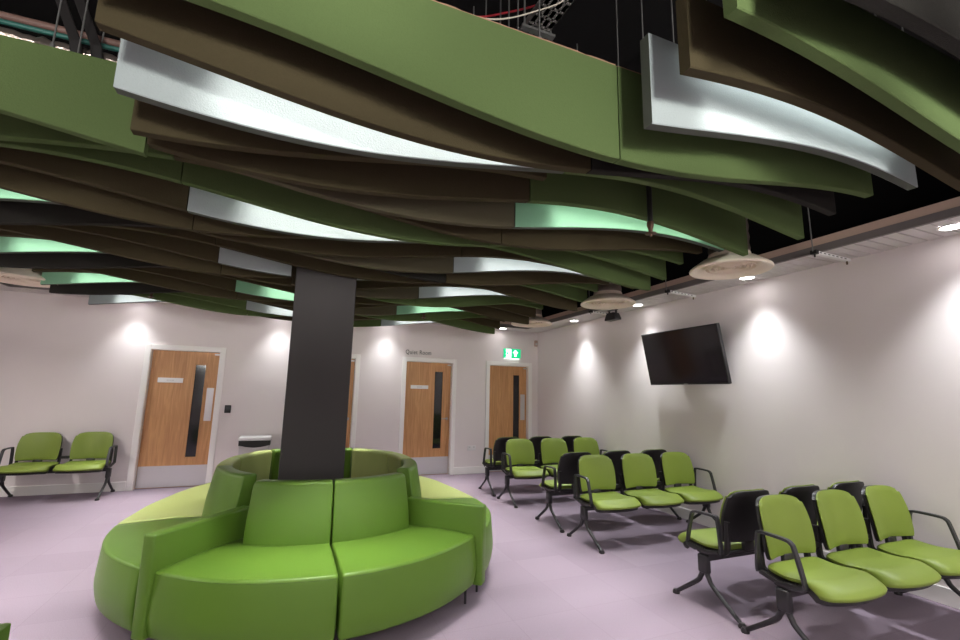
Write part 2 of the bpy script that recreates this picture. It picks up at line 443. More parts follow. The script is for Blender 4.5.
# ------------------------------------------------------------------ round island sofa
C0 = Vector((0.30, 4.55, 0))
def table(tb):
    tb = sorted((a % 360, r) for a, r in tb.items())
    ext = [(tb[-1][0]-360, tb[-1][1])]+tb+[(tb[0][0]+360, tb[0][1])]
    def f(a):
        a %= 360
        for i in range(len(ext)-1):
            if ext[i][0] <= a <= ext[i+1][0]:
                t = (a-ext[i][0])/max(1e-6, ext[i+1][0]-ext[i][0]); t = t*t*(3-2*t)*0.5+t*0.5
                return ext[i][1]*(1-t)+ext[i+1][1]*t
        return tb[0][1]
    return f
rim_raw = table({-170: 1.50, -159: 1.53, -148: 1.555, -138: 1.565, -128: 1.585, -110: 1.645, -89: 1.67, -70: 1.65, -48: 1.59, -37: 1.585, -27: 1.565, -16: 1.538, -5: 1.50, 10: 1.49, 23: 1.55, 44: 1.79, 65: 1.98, 90: 2.05, 110: 2.02, 122: 1.95, 131: 1.78, 153: 1.56, 172: 1.475})
def rim(a): return sum(rim_raw(a+d) for d in (-6, -3, 0, 3, 6))/5
back_raw = table({-180: 0.86, -160: 0.845, -137: 0.85, -90: 0.9, -42: 0.91, -20: 0.86, 0: 0.84, 20: 0.88, 46: 0.97, 68: 1.04, 90: 1.12, 116: 1.15, 137: 1.0, 165: 0.885})
def bko(a): return sum(back_raw(a+d) for d in (-6, 0, 6))/3
def bkf(a): return 1.02
P3 = lambda a, r, z: C0+Vector((r*math.cos(R(a)), r*math.sin(R(a)), z))
ZSEAT, ZBASE, ZBACK = 0.468, 0.11, 0.873

def rounded_profile(pts, rad, seg=4):
    """pts: closed polygon [(s,z)], corners rounded"""
    out = []; n = len(pts)
    for i in range(n):
        p0 = Vector(pts[i-1]); p1 = Vector(pts[i]); p2 = Vector(pts[(i+1) % n])
        d0 = (p0-p1); d2 = (p2-p1); rr = min(rad[i], d0.length*0.45, d2.length*0.45)
        if rr < 1e-4: out.append(p1); continue
        a = p1+d0.normalized()*rr; b = p1+d2.normalized()*rr
        for j in range(seg+1):
            t = j/seg
            out.append(a*(1-t)**2+p1*2*t*(1-t)+b*t*t)
    return out

def sweep(name, m, parent, a0, a1, prof_fn, gap=0.35, n=None):
    """prof_fn(angle)-> list of (r,z); ends softened"""
    n = n or max(8, int(abs(a1-a0)/3))
    rings = []
    A = [a0+gap+(a1-a0-2*gap)*i/n for i in range(n+1)]
    def ring(a, sh):
        p = prof_fn(a); cr = sum(q[0] for q in p)/len(p); cz = (max(q[1] for q in p)+min(q[1] for q in p))/2
        out = []
        for r, z in p:
            hr = max(q[0] for q in p)-min(q[0] for q in p); hz = max(q[1] for q in p)-min(q[1] for q in p)
            out.append(P3(a, cr+(r-cr)*(1-2*sh/hr), cz+(z-cz)*(1-2*sh/hz)))
        return out
    rings.append(ring(A[0], 0.014)); rings.append(ring(A[0]+0.22, 0.004))
    rings += [ring(a, 0.0) for a in [A[0]+0.6]+A[1:-1]+[A[-1]-0.6]]
    rings.append(ring(A[-1]-0.22, 0.004)); rings.append(ring(A[-1], 0.014))
    bm = bmesh.new(); loft(bm, rings)
    o = link(name, bm, m, parent, 45)
    # local coordinates
    return o

def sofa_section(label, a0, a1, seatmat, bkfun, ba0, ba1, panels=1, arm=None, group='curved sofa sections round the column', piping=True, lean=0.07):
    am = (a0+a1)/2
    base = P3(am, 1.3, 0); base.z = 0
    root = empty('curved_sofa_section', base, label, 'sofa', group)
    kids = []
    def seat_prof(a):
        ri = bkfun(a)-0.10; ro = rim(a)
        return [tuple(v) for v in rounded_profile([(ri, ZBASE), (ro-0.004, ZBASE), (ro+0.022, 0.22), (ro, ZSEAT), (ri+(ro-ri)*0.5, ZSEAT+0.012), (ri, ZSEAT)], [0.01, 0.03, 0.1, 0.022, 0.05, 0.01])]
    kids.append(sweep('seat', seatmat, root, a0, a1, seat_prof))
    if piping:
        bm = bmesh.new()
        pts = [P3(a0+0.8+(a1-a0-1.6)*i/30, rim(a0+0.8+(a1-a0-1.6)*i/30)-0.003, ZSEAT-0.018) for i in range(31)]
        tube(bm, pts, 0.0045, 6)
        kids.append(link('piping', bm, M['s_seam'], root, 60))
    def back_prof(a):
        ro = bkfun(a); tb = 0.16; tt = 0.125
        return [tuple(v) for v in rounded_profile([(ro+lean-tb, ZSEAT-0.02), (ro+lean, ZSEAT-0.02), (ro+lean*0.75, 0.62), (ro, ZBACK), (ro-tt, ZBACK-0.004)], [0.01, 0.03, 0.12, 0.03, 0.03])]
    for k in range(panels):
        b0 = ba0+(ba1-ba0)*k/panels; b1 = ba0+(ba1-ba0)*(k+1)/panels
        kids.append(sweep('backrest', seatmat, root, b0, b1, back_prof, gap=0.3))
    legs = []
    for a in (a0+2.5, a1-2.5):
        for r in (rim(a)-0.045, bkfun(a)+0.02):
            p = P3(a, r, 0)
            bm = bmesh.new(); tube(bm, [(p.x, p.y, ZBASE+0.01), (p.x, p.y, 0.0)], [0.011, 0.009], 10)
            kids.append(link('leg', bm, M['blackmetal'], root, 50))
    if arm:
        (x0, y0), (x1, y1) = arm
        d = Vector((x1-x0, y1-y0, 0)); Lg = d.length; ang = math.atan2(d.y, d.x)
        mx = Matrix.Translation((x0, y0, 0)) @ Matrix.Rotation(ang, 4, 'Z')
        bm = bmesh.new()
        box(bm, 0, Lg, -0.045, 0.045, ZBASE, 0.672, bev=0.016, seg=3, mtx=None)
        for v in bm.verts:
            if v.co.x < 0.1: v.co.x += 0.0
            v.co = mx @ v.co
        kids.append(link('armrest', bm, seatmat, root, 40))
    for k in kids:
        k.data.transform(Matrix.Translation(-base))
    return root
sofa_section('bright green curved sofa seat facing the viewer with arm on the door side', -128.0, -88.9, M['s_green'], bkf, -120.5, -88.9, arm=((-0.712, 3.282), (-0.245, 3.865)))
sofa_section('bright green curved sofa seat facing the viewer with arm on the chair side', -88.9, -48.4, M['s_green'], bkf, -88.9, -55, arm=((1.423, 3.345), (0.93, 3.79)))
sofa_section('darker green armless sofa corner curving from the front arm towards the doors', -176.5, -131.6, M['s_green'], bko, -176.5, -134)
sofa_section('green armless sofa corner between the front arm and the rows of chairs', -45.2, -2, M['s_green'], bko, -44, -2)
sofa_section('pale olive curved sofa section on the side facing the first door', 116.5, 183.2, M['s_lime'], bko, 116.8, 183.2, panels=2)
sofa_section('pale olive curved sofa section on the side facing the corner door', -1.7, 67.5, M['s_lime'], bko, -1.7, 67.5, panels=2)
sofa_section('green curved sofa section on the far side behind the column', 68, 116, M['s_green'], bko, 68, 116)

# upholstered bench whose corner peeps into the frame
ob = empty('upholstered_bench', (-1.75, 2.5, 0), 'green upholstered bench, only one corner showing at the lower edge', 'bench')
nbox('bench_seat', M['s_green'], ob, -0.65, 0.65, -0.37, 0.37, 0.11, 0.45, bev=0.012)
for sx in (-0.6, 0.6):
    for sy_ in (-0.32, 0.32): ntube('leg', M['blackmetal'], ob, [(sx, sy_, 0.115), (sx, sy_, 0)], 0.012)

# ------------------------------------------------------------------ beam seating
PITCH = 0.588
def seat_pad_bm(sx=1.0, dz=0.0, front=-0.325):
    bm = bmesh.new(); nu, nv = 25, 25
    us = [math.sin(math.pi/2*(-1+2*i/(nu-1))) for i in range(nu)]
    vs = [1-(1-j/(nv-1))**1.5 for j in range(nv)]
    top = []; bot = []
    for v in vs:
        w = (0.248+0.02*math.sin(math.pi/2*min(1, v/0.6)))*sx
        if v < 0.1: w -= 0.03*(1-v/0.1)**2
        rt = []; rb = []
        for u in us:
            fr = front+0.115*(1-(1-abs(u)**2.6)**(1/2.6))
            y = 0.135+(fr-0.135)*v
            z = 0.476-0.016*math.sin(math.pi*min(1, v/0.75))
            if v > 0.6: z -= 0.055*((v-0.6)/0.4)**2.4
            z += 0.006*u*u-0.012*abs(u)**6+dz
            if v < 0.06: z -= 0.012*(1-v/0.06)
            edge = max(abs(u)**10, max(0, (v-0.93)/0.07)**2)
            rt.append(bm.verts.new((u*w, y, z-0.008*edge))); rb.append(bm.verts.new((u*w*0.985, y+0.004*v, z-0.045+0.02*edge)))
        top.append(rt); bot.append(rb)
    for j in range(nv-1):
        for i in range(nu-1):
            bm.faces.new([top[j][i], top[j][i+1], top[j+1][i+1], top[j+1][i]])
            bm.faces.new([bot[j][i], bot[j+1][i], bot[j+1][i+1], bot[j][i+1]])
        bm.faces.new([top[j][0], top[j+1][0], bot[j+1][0], bot[j][0]])
        bm.faces.new([top[j][-1], bot[j][-1], bot[j+1][-1], top[j+1][-1]])
    for i in range(nu-1):
        bm.faces.new([top[0][i], bot[0][i], bot[0][i+1], top[0][i+1]])
        bm.faces.new([top[-1][i], top[-1][i+1], bot[-1][i+1], bot[-1][i]])
    return bm
def seat_pan_bm():
    return seat_pad_bm(0.95, -0.034, -0.29)
def back_half(v):
    w = 0.222+0.012*math.sin(math.pi*min(1, v*0.9+0.1))
    if v > 0.5:
        q = (v-0.5)/0.5; w *= 1-0.10*q**2-0.07*q**8
    if v < 0.08: w *= 0.95+0.05*v/0.08
    return w
def back_bm(off, th, grow, z0=0.495, z1=0.858):
    bm = bmesh.new(); nu, nv = 13, 17; fr = []; bk = []
    for j in range(nv):
        v = j/(nv-1); z = z0+(z1-z0)*v; w = back_half(v)+grow
        y = 0.138+0.02*v+0.055*v*v+off
        rf = []; rb = []
        for i in range(nu):
            u = -1+2*i/(nu-1); c = -0.042*u*u
            edge = 0.007 if (abs(u) > 0.99 or j in (0, nv-1)) else 0
            zz = z-(0.022*abs(u)**5 if v > 0.9 else 0)
            rf.append(bm.verts.new((u*w, y+c+edge, zz))); rb.append(bm.verts.new((u*w, y+c+th-edge, zz)))
        fr.append(rf); bk.append(rb)
    for j in range(nv-1):
        for i in range(nu-1):
            bm.faces.new([fr[j][i], fr[j][i+1], fr[j+1][i+1], fr[j+1][i]])
            bm.faces.new([bk[j][i], bk[j+1][i], bk[j+1][i+1], bk[j][i+1]])
        bm.faces.new([fr[j][0], fr[j+1][0], bk[j+1][0], bk[j][0]]); bm.faces.new([fr[j][-1], bk[j][-1], bk[j+1][-1], fr[j+1][-1]])
    for i in range(nu-1):
        bm.faces.new([fr[0][i], bk[0][i], bk[0][i+1], fr[0][i+1]]); bm.faces.new([fr[-1][i], fr[-1][i+1], bk[-1][i+1], bk[-1][i]])
    return bm

def make_bench(n, loc, rz, label, group):
    root = empty('beam_seating', loc, label, 'seating', group, rz)
    xs = [(i-(n-1)/2)*PITCH for i in range(n)]
    hw = (n-1)/2*PITCH+0.285
    sp = sb = bp_ = sh_ = up_ = None
    bm = bmesh.new(); box(bm, -hw+0.01, hw-0.01, -0.045, 0.045, 0.335, 0.395, bev=0.008)
    link('beam', bm, M['blackmetal'], root, 40)
    proto = {}
    def put(key, name, fn, m, x, ang):
        if key not in proto:
            o = link(name, fn(), m, root, ang); proto[key] = o
        else:
            o = proto[key].copy(); COL.objects.link(o); o.parent = root
        o.location = (x, 0, 0); return o
    def support():
        bm = bmesh.new()
        for s in (-1, 1):
            strip(bm, [Vector(p)+Vector((s*0.228, 0, 0)) for p in smoothpath([(0, 0.06, 0.40), (0, 0.155, 0.425), (0, 0.172, 0.50), (0, 0.178, 0.64)], 5)], 0.03, 0.034, (1, 0, 0))
            box(bm, s*0.228-0.014, s*0.228+0.014, -0.04, 0.14, 0.385, 0.41)
        box(bm, -0.215, 0.215, 0.12, 0.155, 0.40, 0.43, bev=0.006, seg=1)
        box(bm, -0.05, 0.05, 0.135, 0.168, 0.42, 0.5, bev=0.006, seg=1)
        return bm
    for x in xs:
        put('p', 'seat_pan', seat_pan_bm, M['black'], x, 50)
        put('s', 'seat', seat_pad_bm, M['c_green'], x, 60)
        put('b', 'backrest', lambda: back_bm(0.0, 0.02, 0.0), M['c_green'], x, 50)
        put('h', 'back_shell', lambda: back_bm(0.013, 0.034, 0.0008, 0.489, 0.8535), M['black'], x, 50)
        put('u', 'back_support', support, M['black'], x, 45)
    for x in [(a+b)/2 for a, b in zip(xs, xs[1:])]:
        for z0, z1 in ((0.50, 0.535), (0.40, 0.43)):
            bm = bmesh.new(); box(bm, -0.07, 0.07, 0.158, 0.185, z0, z1, bev=0.005, seg=1)
            o = link('seat_connector', bm, M['black'], root, 40); o.location = (x, 0, 0)
    for s in (-1, 1):
        bm = bmesh.new()
        pts = [(0, 0.155, 0.42), (0, 0.158, 0.46), (0, 0.148, 0.60), (0, 0.14, 0.652), (0, 0.118, 0.668), (0, -0.03, 0.666), (0, -0.075, 0.652), (0, -0.095, 0.61), (0, -0.135, 0.45), (0, -0.13, 0.41), (0, -0.06, 0.395)]
        strip(bm, smoothpath(pts, 5), 0.036, 0.017, (1, 0, 0))
        o = link('armrest', bm, M['armgrey'], root, 50); o.location = (s*(hw-0.005), 0, 0)
        bm = bmesh.new(); strip(bm, [(0, 0.14, 0.425), (0, 0.03, 0.40), (0, -0.13, 0.415)], 0.03, 0.025, (1, 0, 0)); box(bm, -0.04 if s > 0 else -0.004, 0.004 if s > 0 else 0.04, -0.05, 0.05, 0.38, 0.405)
        o = link('arm_bracket', bm, M['black'], root, 50); o.location = (s*(hw-0.005), 0, 0)
    lx = hw-0.01
    for s in (-1, 1):
        bm = bmesh.new(); box(bm, -0.026, 0.026, -0.042, 0.042, 0.245, 0.375, bev=0.014, seg=3)
        o = link('leg_hub', bm, M['blackmetal'], root, 40); o.location = (s*lx, 0, 0)
        for d, ft in ((-1, 0.285), (1, 0.285)):
            bm = bmesh.new()
            path = smoothpath([(0, d*0.02, 0.335), (0, d*0.022, 0.25), (0, d*0.036, 0.215), (0, d*0.075, 0.165), (0, d*(ft-0.012), 0.022)], 5)
            tube(bm, path, [0.021-0.006*i/(len(path)-1) for i in range(len(path))], 10)
            lg = link('leg', bm, M['blackmetal'], root, 50); lg.location = (s*lx, 0, 0)
            bm = bmesh.new(); lathe(bm, [(0, 0), (0.026, 0), (0.028, 0.012), (0.018, 0.03), (0, 0.032)], 16, (0, d*ft, 0))
            link('foot', bm, M['black'], lg, 40)
    return root
XB = (2.91+4.64)/2
G = 'green beam seating rows'
near = make_bench(3, (XB-0.035, 2.06, 0), 0, 'row of three lime seats nearest the camera, facing it', G)
dup(near, (XB, 4.19, 0), 0, 'three lime seats facing the camera in the middle group under the television')
dup(near, (XB, 6.05, 0), 0, 'three lime seats facing the camera in the farthest group by the corner door')
dup(near, (XB, 2.68, 0), math.pi, 'three seats turned away, black backs behind the nearest row of green seats')
dup(near, (XB, 4.90, 0), math.pi, 'three seats turned away, black backs behind the middle row of green seats')
dup(near, (XB, 6.775, 0), math.pi, 'three seats turned away, black backs behind the farthest row of green seats')
make_bench(2, (-2.90, 8.09, 0), 0, 'pair of lime seats with black arms standing alone against the back wall', G)

# ------------------------------------------------------------------ wavy ceiling baffles
X0, X1, X2, X3 = -2.71, -0.72, 1.27, 3.20
ZT = 3.03
def row_y(k): return 1.346+0.211*(k-1)
def row_m(k):
    a = abs(k-2) % 6; return min(a, 6-a)
def wave(x, k): return 2.665-0.1*math.cos(2*math.pi*(x-X2+0.655*row_m(k))/3.98)
ORD = ['first', 'second', 'third', 'fourth', 'fifth', 'sixth', 'seventh', 'eighth', 'ninth', 'tenth', 'eleventh', 'twelfth', 'thirteenth', 'fourteenth', 'fifteenth', 'sixteenth', 'seventeenth', 'eighteenth', 'nineteenth', 'twentieth',
       'twenty-first', 'twenty-second', 'twenty-third', 'twenty-fourth', 'twenty-fifth', 'twenty-sixth', 'twenty-seventh', 'twenty-eighth', 'twenty-ninth', 'thirtieth', 'thirty-first', 'thirty-second', 'thirty-third', 'thirty-fourth']
CODE = {'g': 'green', 'b': 'brown', 'c': 'charcoal', 'w': 'white', 'm': 'mint', 't': 'taupe'}
RIGHT = {-2: 'c', -1: 'g', 0: 'b', 1: 'w', 2: 'g', 3: 'c', 4: 'g', 6: 'g', 7: 'm', 8: 'b', 9: 'g', 10: 'g', 11: 'g', 12: 'b', 13: 'w', 14: 'b', 15: 'g', 16: 'g', 17: 'b', 18: 'b', 19: 'w', 20: 'g', 21: 'g', 22: 'b', 23: 'b', 24: 'b', 25: 'm', 26: 'g', 27: 'b', 28: 'b', 29: 'g', 30: 'b', 31: 'w'}
MID = {2: 'g', 3: 'b', 4: 'w', 5: 'b', 6: 'b', 7: 't', 8: 'b', 9: 'g', 10: 'w', 11: 'b', 12: 'b', 13: 't', 14: 'c', 15: 'b', 16: 'w', 17: 'b', 18: 'b', 19: 't', 20: 'g', 21: 'b', 22: 'm', 23: 'b', 24: 'b', 25: 't', 26: 'g', 27: 'b', 28: 'w', 29: 'g', 30: 'b', 31: 'g'}
LEFT = {6: 'g', 7: 'g', 8: 'g', 9: 'g', 10: 'b', 11: 'b', 12: 'b', 13: 'm', 14: 'c', 15: 'b', 16: 'b', 17: 'b', 18: 'b', 19: 'm', 20: 'c', 21: 'b', 22: 'b', 23: 'b', 24: 'b', 25: 'm', 26: 'c', 27: 'b', 28: 'g', 29: 'g', 30: 'c', 31: 'w'}
LIT = {('R', 1), ('M', 4), ('R', 7), ('M', 10), ('R', 13), ('L', 13), ('R', 19), ('L', 19), ('M', 22), ('L', 25), ('R', 25), ('M', 28), ('R', 31), ('L', 31)}
SPECIAL = {('R', -2): 'charcoal wavy ceiling baffle cutting the top corner above the nearest chairs',
           ('R', -1): 'green wavy baffle with square end high over the nearest chairs, before the brown one',
           ('R', 0): 'brown wavy baffle hanging just before the brightly lit white one near the chairs',
           ('R', 1): 'large brightly lit white wavy baffle above the television wall side',
           ('M', 2): 'long wide green baffle sweeping down from the top edge of the view',
           ('R', 2): 'green baffle just under the large lit white one, continuing the long green one',
           ('M', 3): 'dark brown baffle directly under the long wide green one',
           ('M', 4): 'lit white baffle with square end beside the big green one near the pipes',
           ('L', 6): 'big dull green baffle nearest on the door side, below the exposed pipes'}
rod_mesh = None
def baffle(side, k, x0, x1, code, extra=None):
    colr = CODE[code]; yb = row_y(k); yf = yb-0.05
    where = {'R': 'television side', 'M': 'column side', 'L': 'first door side'}[side]
    where = {'R': 'chair-side bank', 'M': 'central bank', 'L': 'door-side bank'}[side]
    label = SPECIAL.get((side, k)) or '%s wavy ceiling baffle, %s row from the front of the %s' % (colr, ORD[k+2-{'R': 0, 'M': 4, 'L': 8}[side]], where)
    if extra: label = '%s wavy baffle piece %s, %s row of the central bank' % (colr, extra, ORD[k-2])
    root = empty('ceiling_baffle', ((x0+x1)/2, yb-0.025, ZT), label, 'ceiling baffle', 'wavy acoustic baffles under the ceiling')
    dz = -0.05 if (side, k) == ('L', 6) else 0.0
    root.location.z += dz
    n = max(6, int((x1-x0)/0.07)); bm = bmesh.new(); rings = []
    g = 0.0035
    for i in range(n+1):
        x = x0+g+(x1-x0-2*g)*i/n; z = wave(x, k)
        lx = x-(x0+x1)/2; lz = z-ZT
        rings.append([(lx, -0.025, 0), (lx, 0.025, 0), (lx, 0.025, lz+0.004), (lx, 0.021, lz), (lx, -0.021, lz), (lx, -0.025, lz+0.004)])
    loft(bm, rings)
    fo = link('felt_panel', bm, M['b_'+colr], root, 30)
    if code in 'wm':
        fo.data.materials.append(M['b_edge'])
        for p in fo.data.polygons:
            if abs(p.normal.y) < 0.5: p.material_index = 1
    for fx in (0.2, 0.8):
        lx = (fx-0.5)*(x1-x0)
        o = bpy.data.objects.new('hanger_rod', rod_mesh); COL.objects.link(o); o.parent = root; o.location = (lx, 0, 0)
    if k == 2:
        bm = bmesh.new(); rng = random.Random(3); rings = []
        for i in range(61):
            lx = (-0.5+i/60)*(x1-x0-0.01); h = 0.007+0.006*rng.random()
            rings.append([(lx, -0.02, 0.0), (lx, 0.015, 0.0), (lx, 0.015, h), (lx, -0.02, h)])
        loft(bm, rings); o = link('raw_top_edge', bm, M['batten'], root); o['label'] = 'torn pinkish raw top edge'
    if (side, k) in LIT:
        lx0 = max(-0.78, -(x1-x0)/2+0.2)
        f = empty('strip_light', ((x0+x1)/2, yf-0.075, ZT-0.005), '', 'light')
        adj = {'R': 'chair-side bank', 'M': 'central bank', 'L': 'door-side bank'}[side]
        f['label'] = 'slim white strip light washing the pale %s row baffle of the %s' % (ORD[k+2-{'R': 0, 'M': 4, 'L': 8}[side]], adj)
        f['group'] = 'strip lights between the baffles'
        nbox('light_body', M['whiteplastic'], f, -0.75, 0.75, -0.02, 0.02, 0.0, 0.03)
        nbox('light_diffuser', M['ledstrip'], f, -0.74, 0.74, -0.015, 0.015, -0.006, 0.0)
        for hx in (-0.6, 0.6):
            o = bpy.data.objects.new('hanger_rod', rod_mesh); COL.objects.link(o); o.parent = f; o.location = (hx, 0, 0.03)
        en = LEDP*(0.75 if code == 'm' else 1.0)*{('R', 1): 0.55, ('M', 4): 1.5}.get((side, k), 1.0)
        light('AREA', ((x0+x1)/2, yf-0.075, ZT-0.016), en, (0.90, 1.0, 1.0) if code == 'w' else (0.92, 1.0, 0.95), shape='RECTANGLE', size=1.35, size_y=0.03)
        light('AREA', ((x0+x1)/2, yf-0.085, ZT-0.018), DOWNP, (1.0, 0.99, 0.96), shape='RECTANGLE', size=1.35, size_y=0.03, spread=R(46))
LEDP, DOWNP = 1.7, 6.5
bm = bmesh.new(); tube(bm, [(0, 0, -0.002), (0, 0, ZV-ZT-0.03)], 0.004, 6); tube(bm, [(0, 0, 0), (0, 0, 0.03)], 0.01, 8)
_t = link('hanger_rod', bm, M['wire'], None, 60); rod_mesh = _t.data; bpy.data.objects.remove(_t)
for k, c in RIGHT.items(): baffle('R', k, X2-{-1: 0.045, 0: 0.025, 1: 0.012}.get(k, 0), X3, c)
for k, c in MID.items():
    if k in (16, 17, 18):
        if k == 18: baffle('M', k, X1, X2, c) if row_y(k)-0.06 > 4.9 else (baffle('M', k, X1, -0.11, c, 'between door side and the column'), baffle('M', k, 0.47, X2, c, 'between chair side and the column'))
        else:
            baffle('M', k, X1, -0.11, c, 'between door side and the column'); baffle('M', k, 0.47, X2, c, 'between chair side and the column')
    else: baffle('M', k, X1, X2, c)
for k, c in LEFT.items(): baffle('L', k, X0, X1, c)

# ------------------------------------------------------------------ air diffusers
def diffuser(loc, label):
    root = empty('air_diffuser', loc, label, 'air vent', 'round cream air diffusers')
    nlathe('diffuser_dish', M['cream'], root, [(0.322, 0.012), (0.326, 0.0), (0.318, -0.008), (0.292, -0.006), (0.255, 0.012), (0.228, 0.036), (0.22, 0.04), (0.0, 0.042)], 48)
    bm = bmesh.new()
    for r in (0.208, 0.168, 0.128, 0.088, 0.048):
        lathe(bm, [(r, 0.0415), (r-0.002, 0.016), (r-0.008, 0.012), (r-0.014, 0.016), (r-0.017, 0.0415)], 48)
    o = link('swirl_rings', bm, M['cream'], root, 40)
    nlathe('back_cone', M['cream'], root, [(0.322, 0.012), (0.30, 0.03), (0.22, 0.085), (0.175, 0.10), (0.165, 0.14), (0.0, 0.141)], 48)
    bm = bmesh.new(); prof = []
    for i in range(25): prof.append((0.158+0.008*(i % 2), 0.13+i*0.05))
    lathe(bm, prof, 28); link('foil_duct', bm, M['foil'], root, 70)
    return root
diffuser((3.44, 2.71, 2.625), 'largest round cream air diffuser, nearest, above the television wall')
diffuser((3.45, 4.40, 2.622), 'middle round cream air diffuser with the black speaker beneath it')
diffuser((3.42, 6.27, 2.628), 'farthest round cream air diffuser near the exit sign corner')
diffuser((-2.95, 6.52, 2.668), 'round cream air diffuser above the pair of seats at the back wall')

# ------------------------------------------------------------------ downlights
def downlight(x, y, label):
    root = empty('downlight', (x, y, ZS), label, 'light', 'round recessed downlights')
    nlathe('trim_ring', M['whiteplastic'], root, [(0.085, 0.001), (0.088, -0.006), (0.07, -0.008), (0.066, -0.002)], 32)
    nlathe('light_lens', M['lens'], root, [(0.067, -0.004), (0.0, -0.005)], 32)
COOL = (0.93, 0.97, 1.0); WARM = (1.0, 0.975, 0.94)
names = ['nearest the camera', 'peeping past the nearest diffuser rim', 'beside the middle diffuser', 'between the middle and farthest diffusers']
WINFILLW = 4.0
BAFFLEFILLW = 135.0
WALLW, GENFILLW = 48.0, 82.0
for y, nm in zip((1.66, 3.34, 5.06, 6.67), names):
    downlight(4.49, y, 'bright round downlight in the white edge ceiling, '+nm)
    light('SPOT', (4.49, y, ZS-0.02), WALLW, COOL, spot_size=R(90), spot_blend=1.0, shadow_soft_size=0.09)
for y in (1.66, 3.34, 5.06, 6.67):   # the same fittings' wide spill across the floor
    light('SPOT', (4.47, y, ZS-0.03), 60.0, COOL, rot=(0, R(25), 0), spot_size=R(120), spot_blend=1.0, shadow_soft_size=0.08)
light('SPOT', (4.49, -0.05, ZS-0.02), WALLW, COOL, spot_size=R(90), spot_blend=1.0, shadow_soft_size=0.09)
for x, nm in ((-2.33, 'above the first wooden door'), (-0.3, 'above the waste bin'), (1.5, 'above the lettering'), (3.8, 'in the back edge ceiling by the exit sign')):
    downlight(x, 8.17, 'round recessed downlight in the back edge ceiling '+nm if 'back' not in nm else 'round recessed downlight '+nm)
    light('SPOT', (x, 8.17, ZS-0.02), WALLW*(0.85 if x < 3 else 0.08), COOL, spot_size=R(90), spot_blend=1.0, shadow_soft_size=0.09)
# fill spots added at ceiling height, unseen behind and beside the camera
for x in (-3.94,):
    for y in (0.6, 2.4, 4.2, 6.0):
        light('SPOT', (x, y, ZS-0.02), GENFILLW*1.0, WARM, spot_size=R(150), spot_blend=0.6, shadow_soft_size=0.08)
for x in (-2.6, -0.4, 1.8, 3.6):
    for y in (-0.9, -2.6):
        light('SPOT', (x, y, ZS-0.02), GENFILLW*(0.6 if y > -1 else 0.6), WARM, spot_size=R(170), spot_blend=0.4, shadow_soft_size=0.16)

# spots added out of view behind the camera to brighten the baffle fronts
for x in (-2.8, -0.9, 1.0, 2.9):
    light('SPOT', (x, -0.9, 2.56), BAFFLEFILLW, (1.0, 1.0, 0.95), rot=(R(112), 0, 0), spot_size=R(68), spot_blend=0.5, shadow_soft_size=0.22)
# made-up windows behind the camera, added for frontal fill light
for i, (wx0, wx1) in enumerate(((-3.4, -1.0), (-0.6, 1.8), (2.2, 4.3))):
    bm = bmesh.new()
    for q in ((wx0, wx0+0.06, 0.85, 2.45), (wx1-0.06, wx1, 0.85, 2.45)): box(bm, q[0], q[1], YF, YF+0.05, q[2], q[3])
    for q in ((0.85, 0.91), (2.39, 2.45)): box(bm, wx0+0.06, wx1-0.06, YF, YF+0.05, *q)
    xm = (wx0+wx1)/2; box(bm, xm-0.025, xm+0.025, YF, YF+0.05, 0.91, 2.39)
    wo = struct(link('fill_window_%d' % (i+1), bm, M['trim']))
    nbox('fill_window_pane', M['fillpane'], wo, wx0+0.06, wx1-0.06, YF+0.005, YF+0.015, 0.91, 2.39)
    light('AREA', (xm, YF+0.06, 1.65), WINFILLW, (0.93, 1.0, 0.98), rot=(R(90), 0, 0), shape='RECTANGLE', size=wx1-wx0-0.12, size_y=1.45)

# ------------------------------------------------------------------ soffit brackets, speaker
def bracket(x0, y0, x1, y1, wx, wy, label):
    root = empty('slotted_bracket', (x0, y0, ZS-0.005), label, 'bracket', 'slotted brackets under the edge ceiling')
    d = Vector((x1-x0, y1-y0, 0)); L_ = d.length; mx = Matrix.Rotation(math.atan2(d.y, d.x), 4, 'Z')
    bm = bmesh.new(); box(bm, 0, L_, -0.02, 0.02, -0.03, -0.004, mtx=mx); link('bracket_bar', bm, M['whiteplastic'], root)
    bm = bmesh.new()
    for i in range(7):
        s = L_*(0.08+0.12*i); box(bm, s, s+0.03, -0.021, -0.0195, -0.021, -0.013, mtx=mx)
    link('bar_slots', bm, M['black'], root)
    bm = bmesh.new()
    box(bm, -0.02, 0.02, -0.025, 0.025, -0.035, 0.0, mtx=mx); tube(bm, [(0, 0, -0.06), (0, 0, 0)], 0.007, 8)
    link('bracket_clamp', bm, M['black'], root)
    bm = bmesh.new(); p = mx @ Vector((L_-0.03, 0, 0)); tube(bm, [(p.x, p.y, -0.06), (p.x, p.y, -0.02)], 0.008, 8); link('bracket_bolt', bm, M['copper'], root)
    ntube('hanger_rod', M['wire'], root, [(-0.02, 0, -0.01), (-0.02-wx, wy, ZV-ZS)], 0.005, 6)
bracket(4.16, 2.44, 4.68, 2.46, 0.02, 0, 'white slotted metal bracket under the edge ceiling before the nearest diffuser')
bracket(4.16, 4.15, 4.68, 4.22, 0.02, 0, 'white slotted metal bracket under the edge ceiling above the television')
bracket(4.16, 5.72, 4.68, 5.78, 0.02, 0, 'white slotted metal bracket under the edge ceiling near the black speaker')
sp_ = empty('ceiling_speaker', (4.44, 5.55, ZS), 'small black loudspeaker hanging under the middle air diffuser', 'speaker')
bm = bmesh.new(); box(bm, -0.012, 0.012, -0.09, -0.07, -0.12, 0.0); box(bm, -0.012, 0.012, 0.07, 0.09, -0.12, 0.0); box(bm, -0.03, 0.03, -0.09, 0.09, -0.01, 0.0)
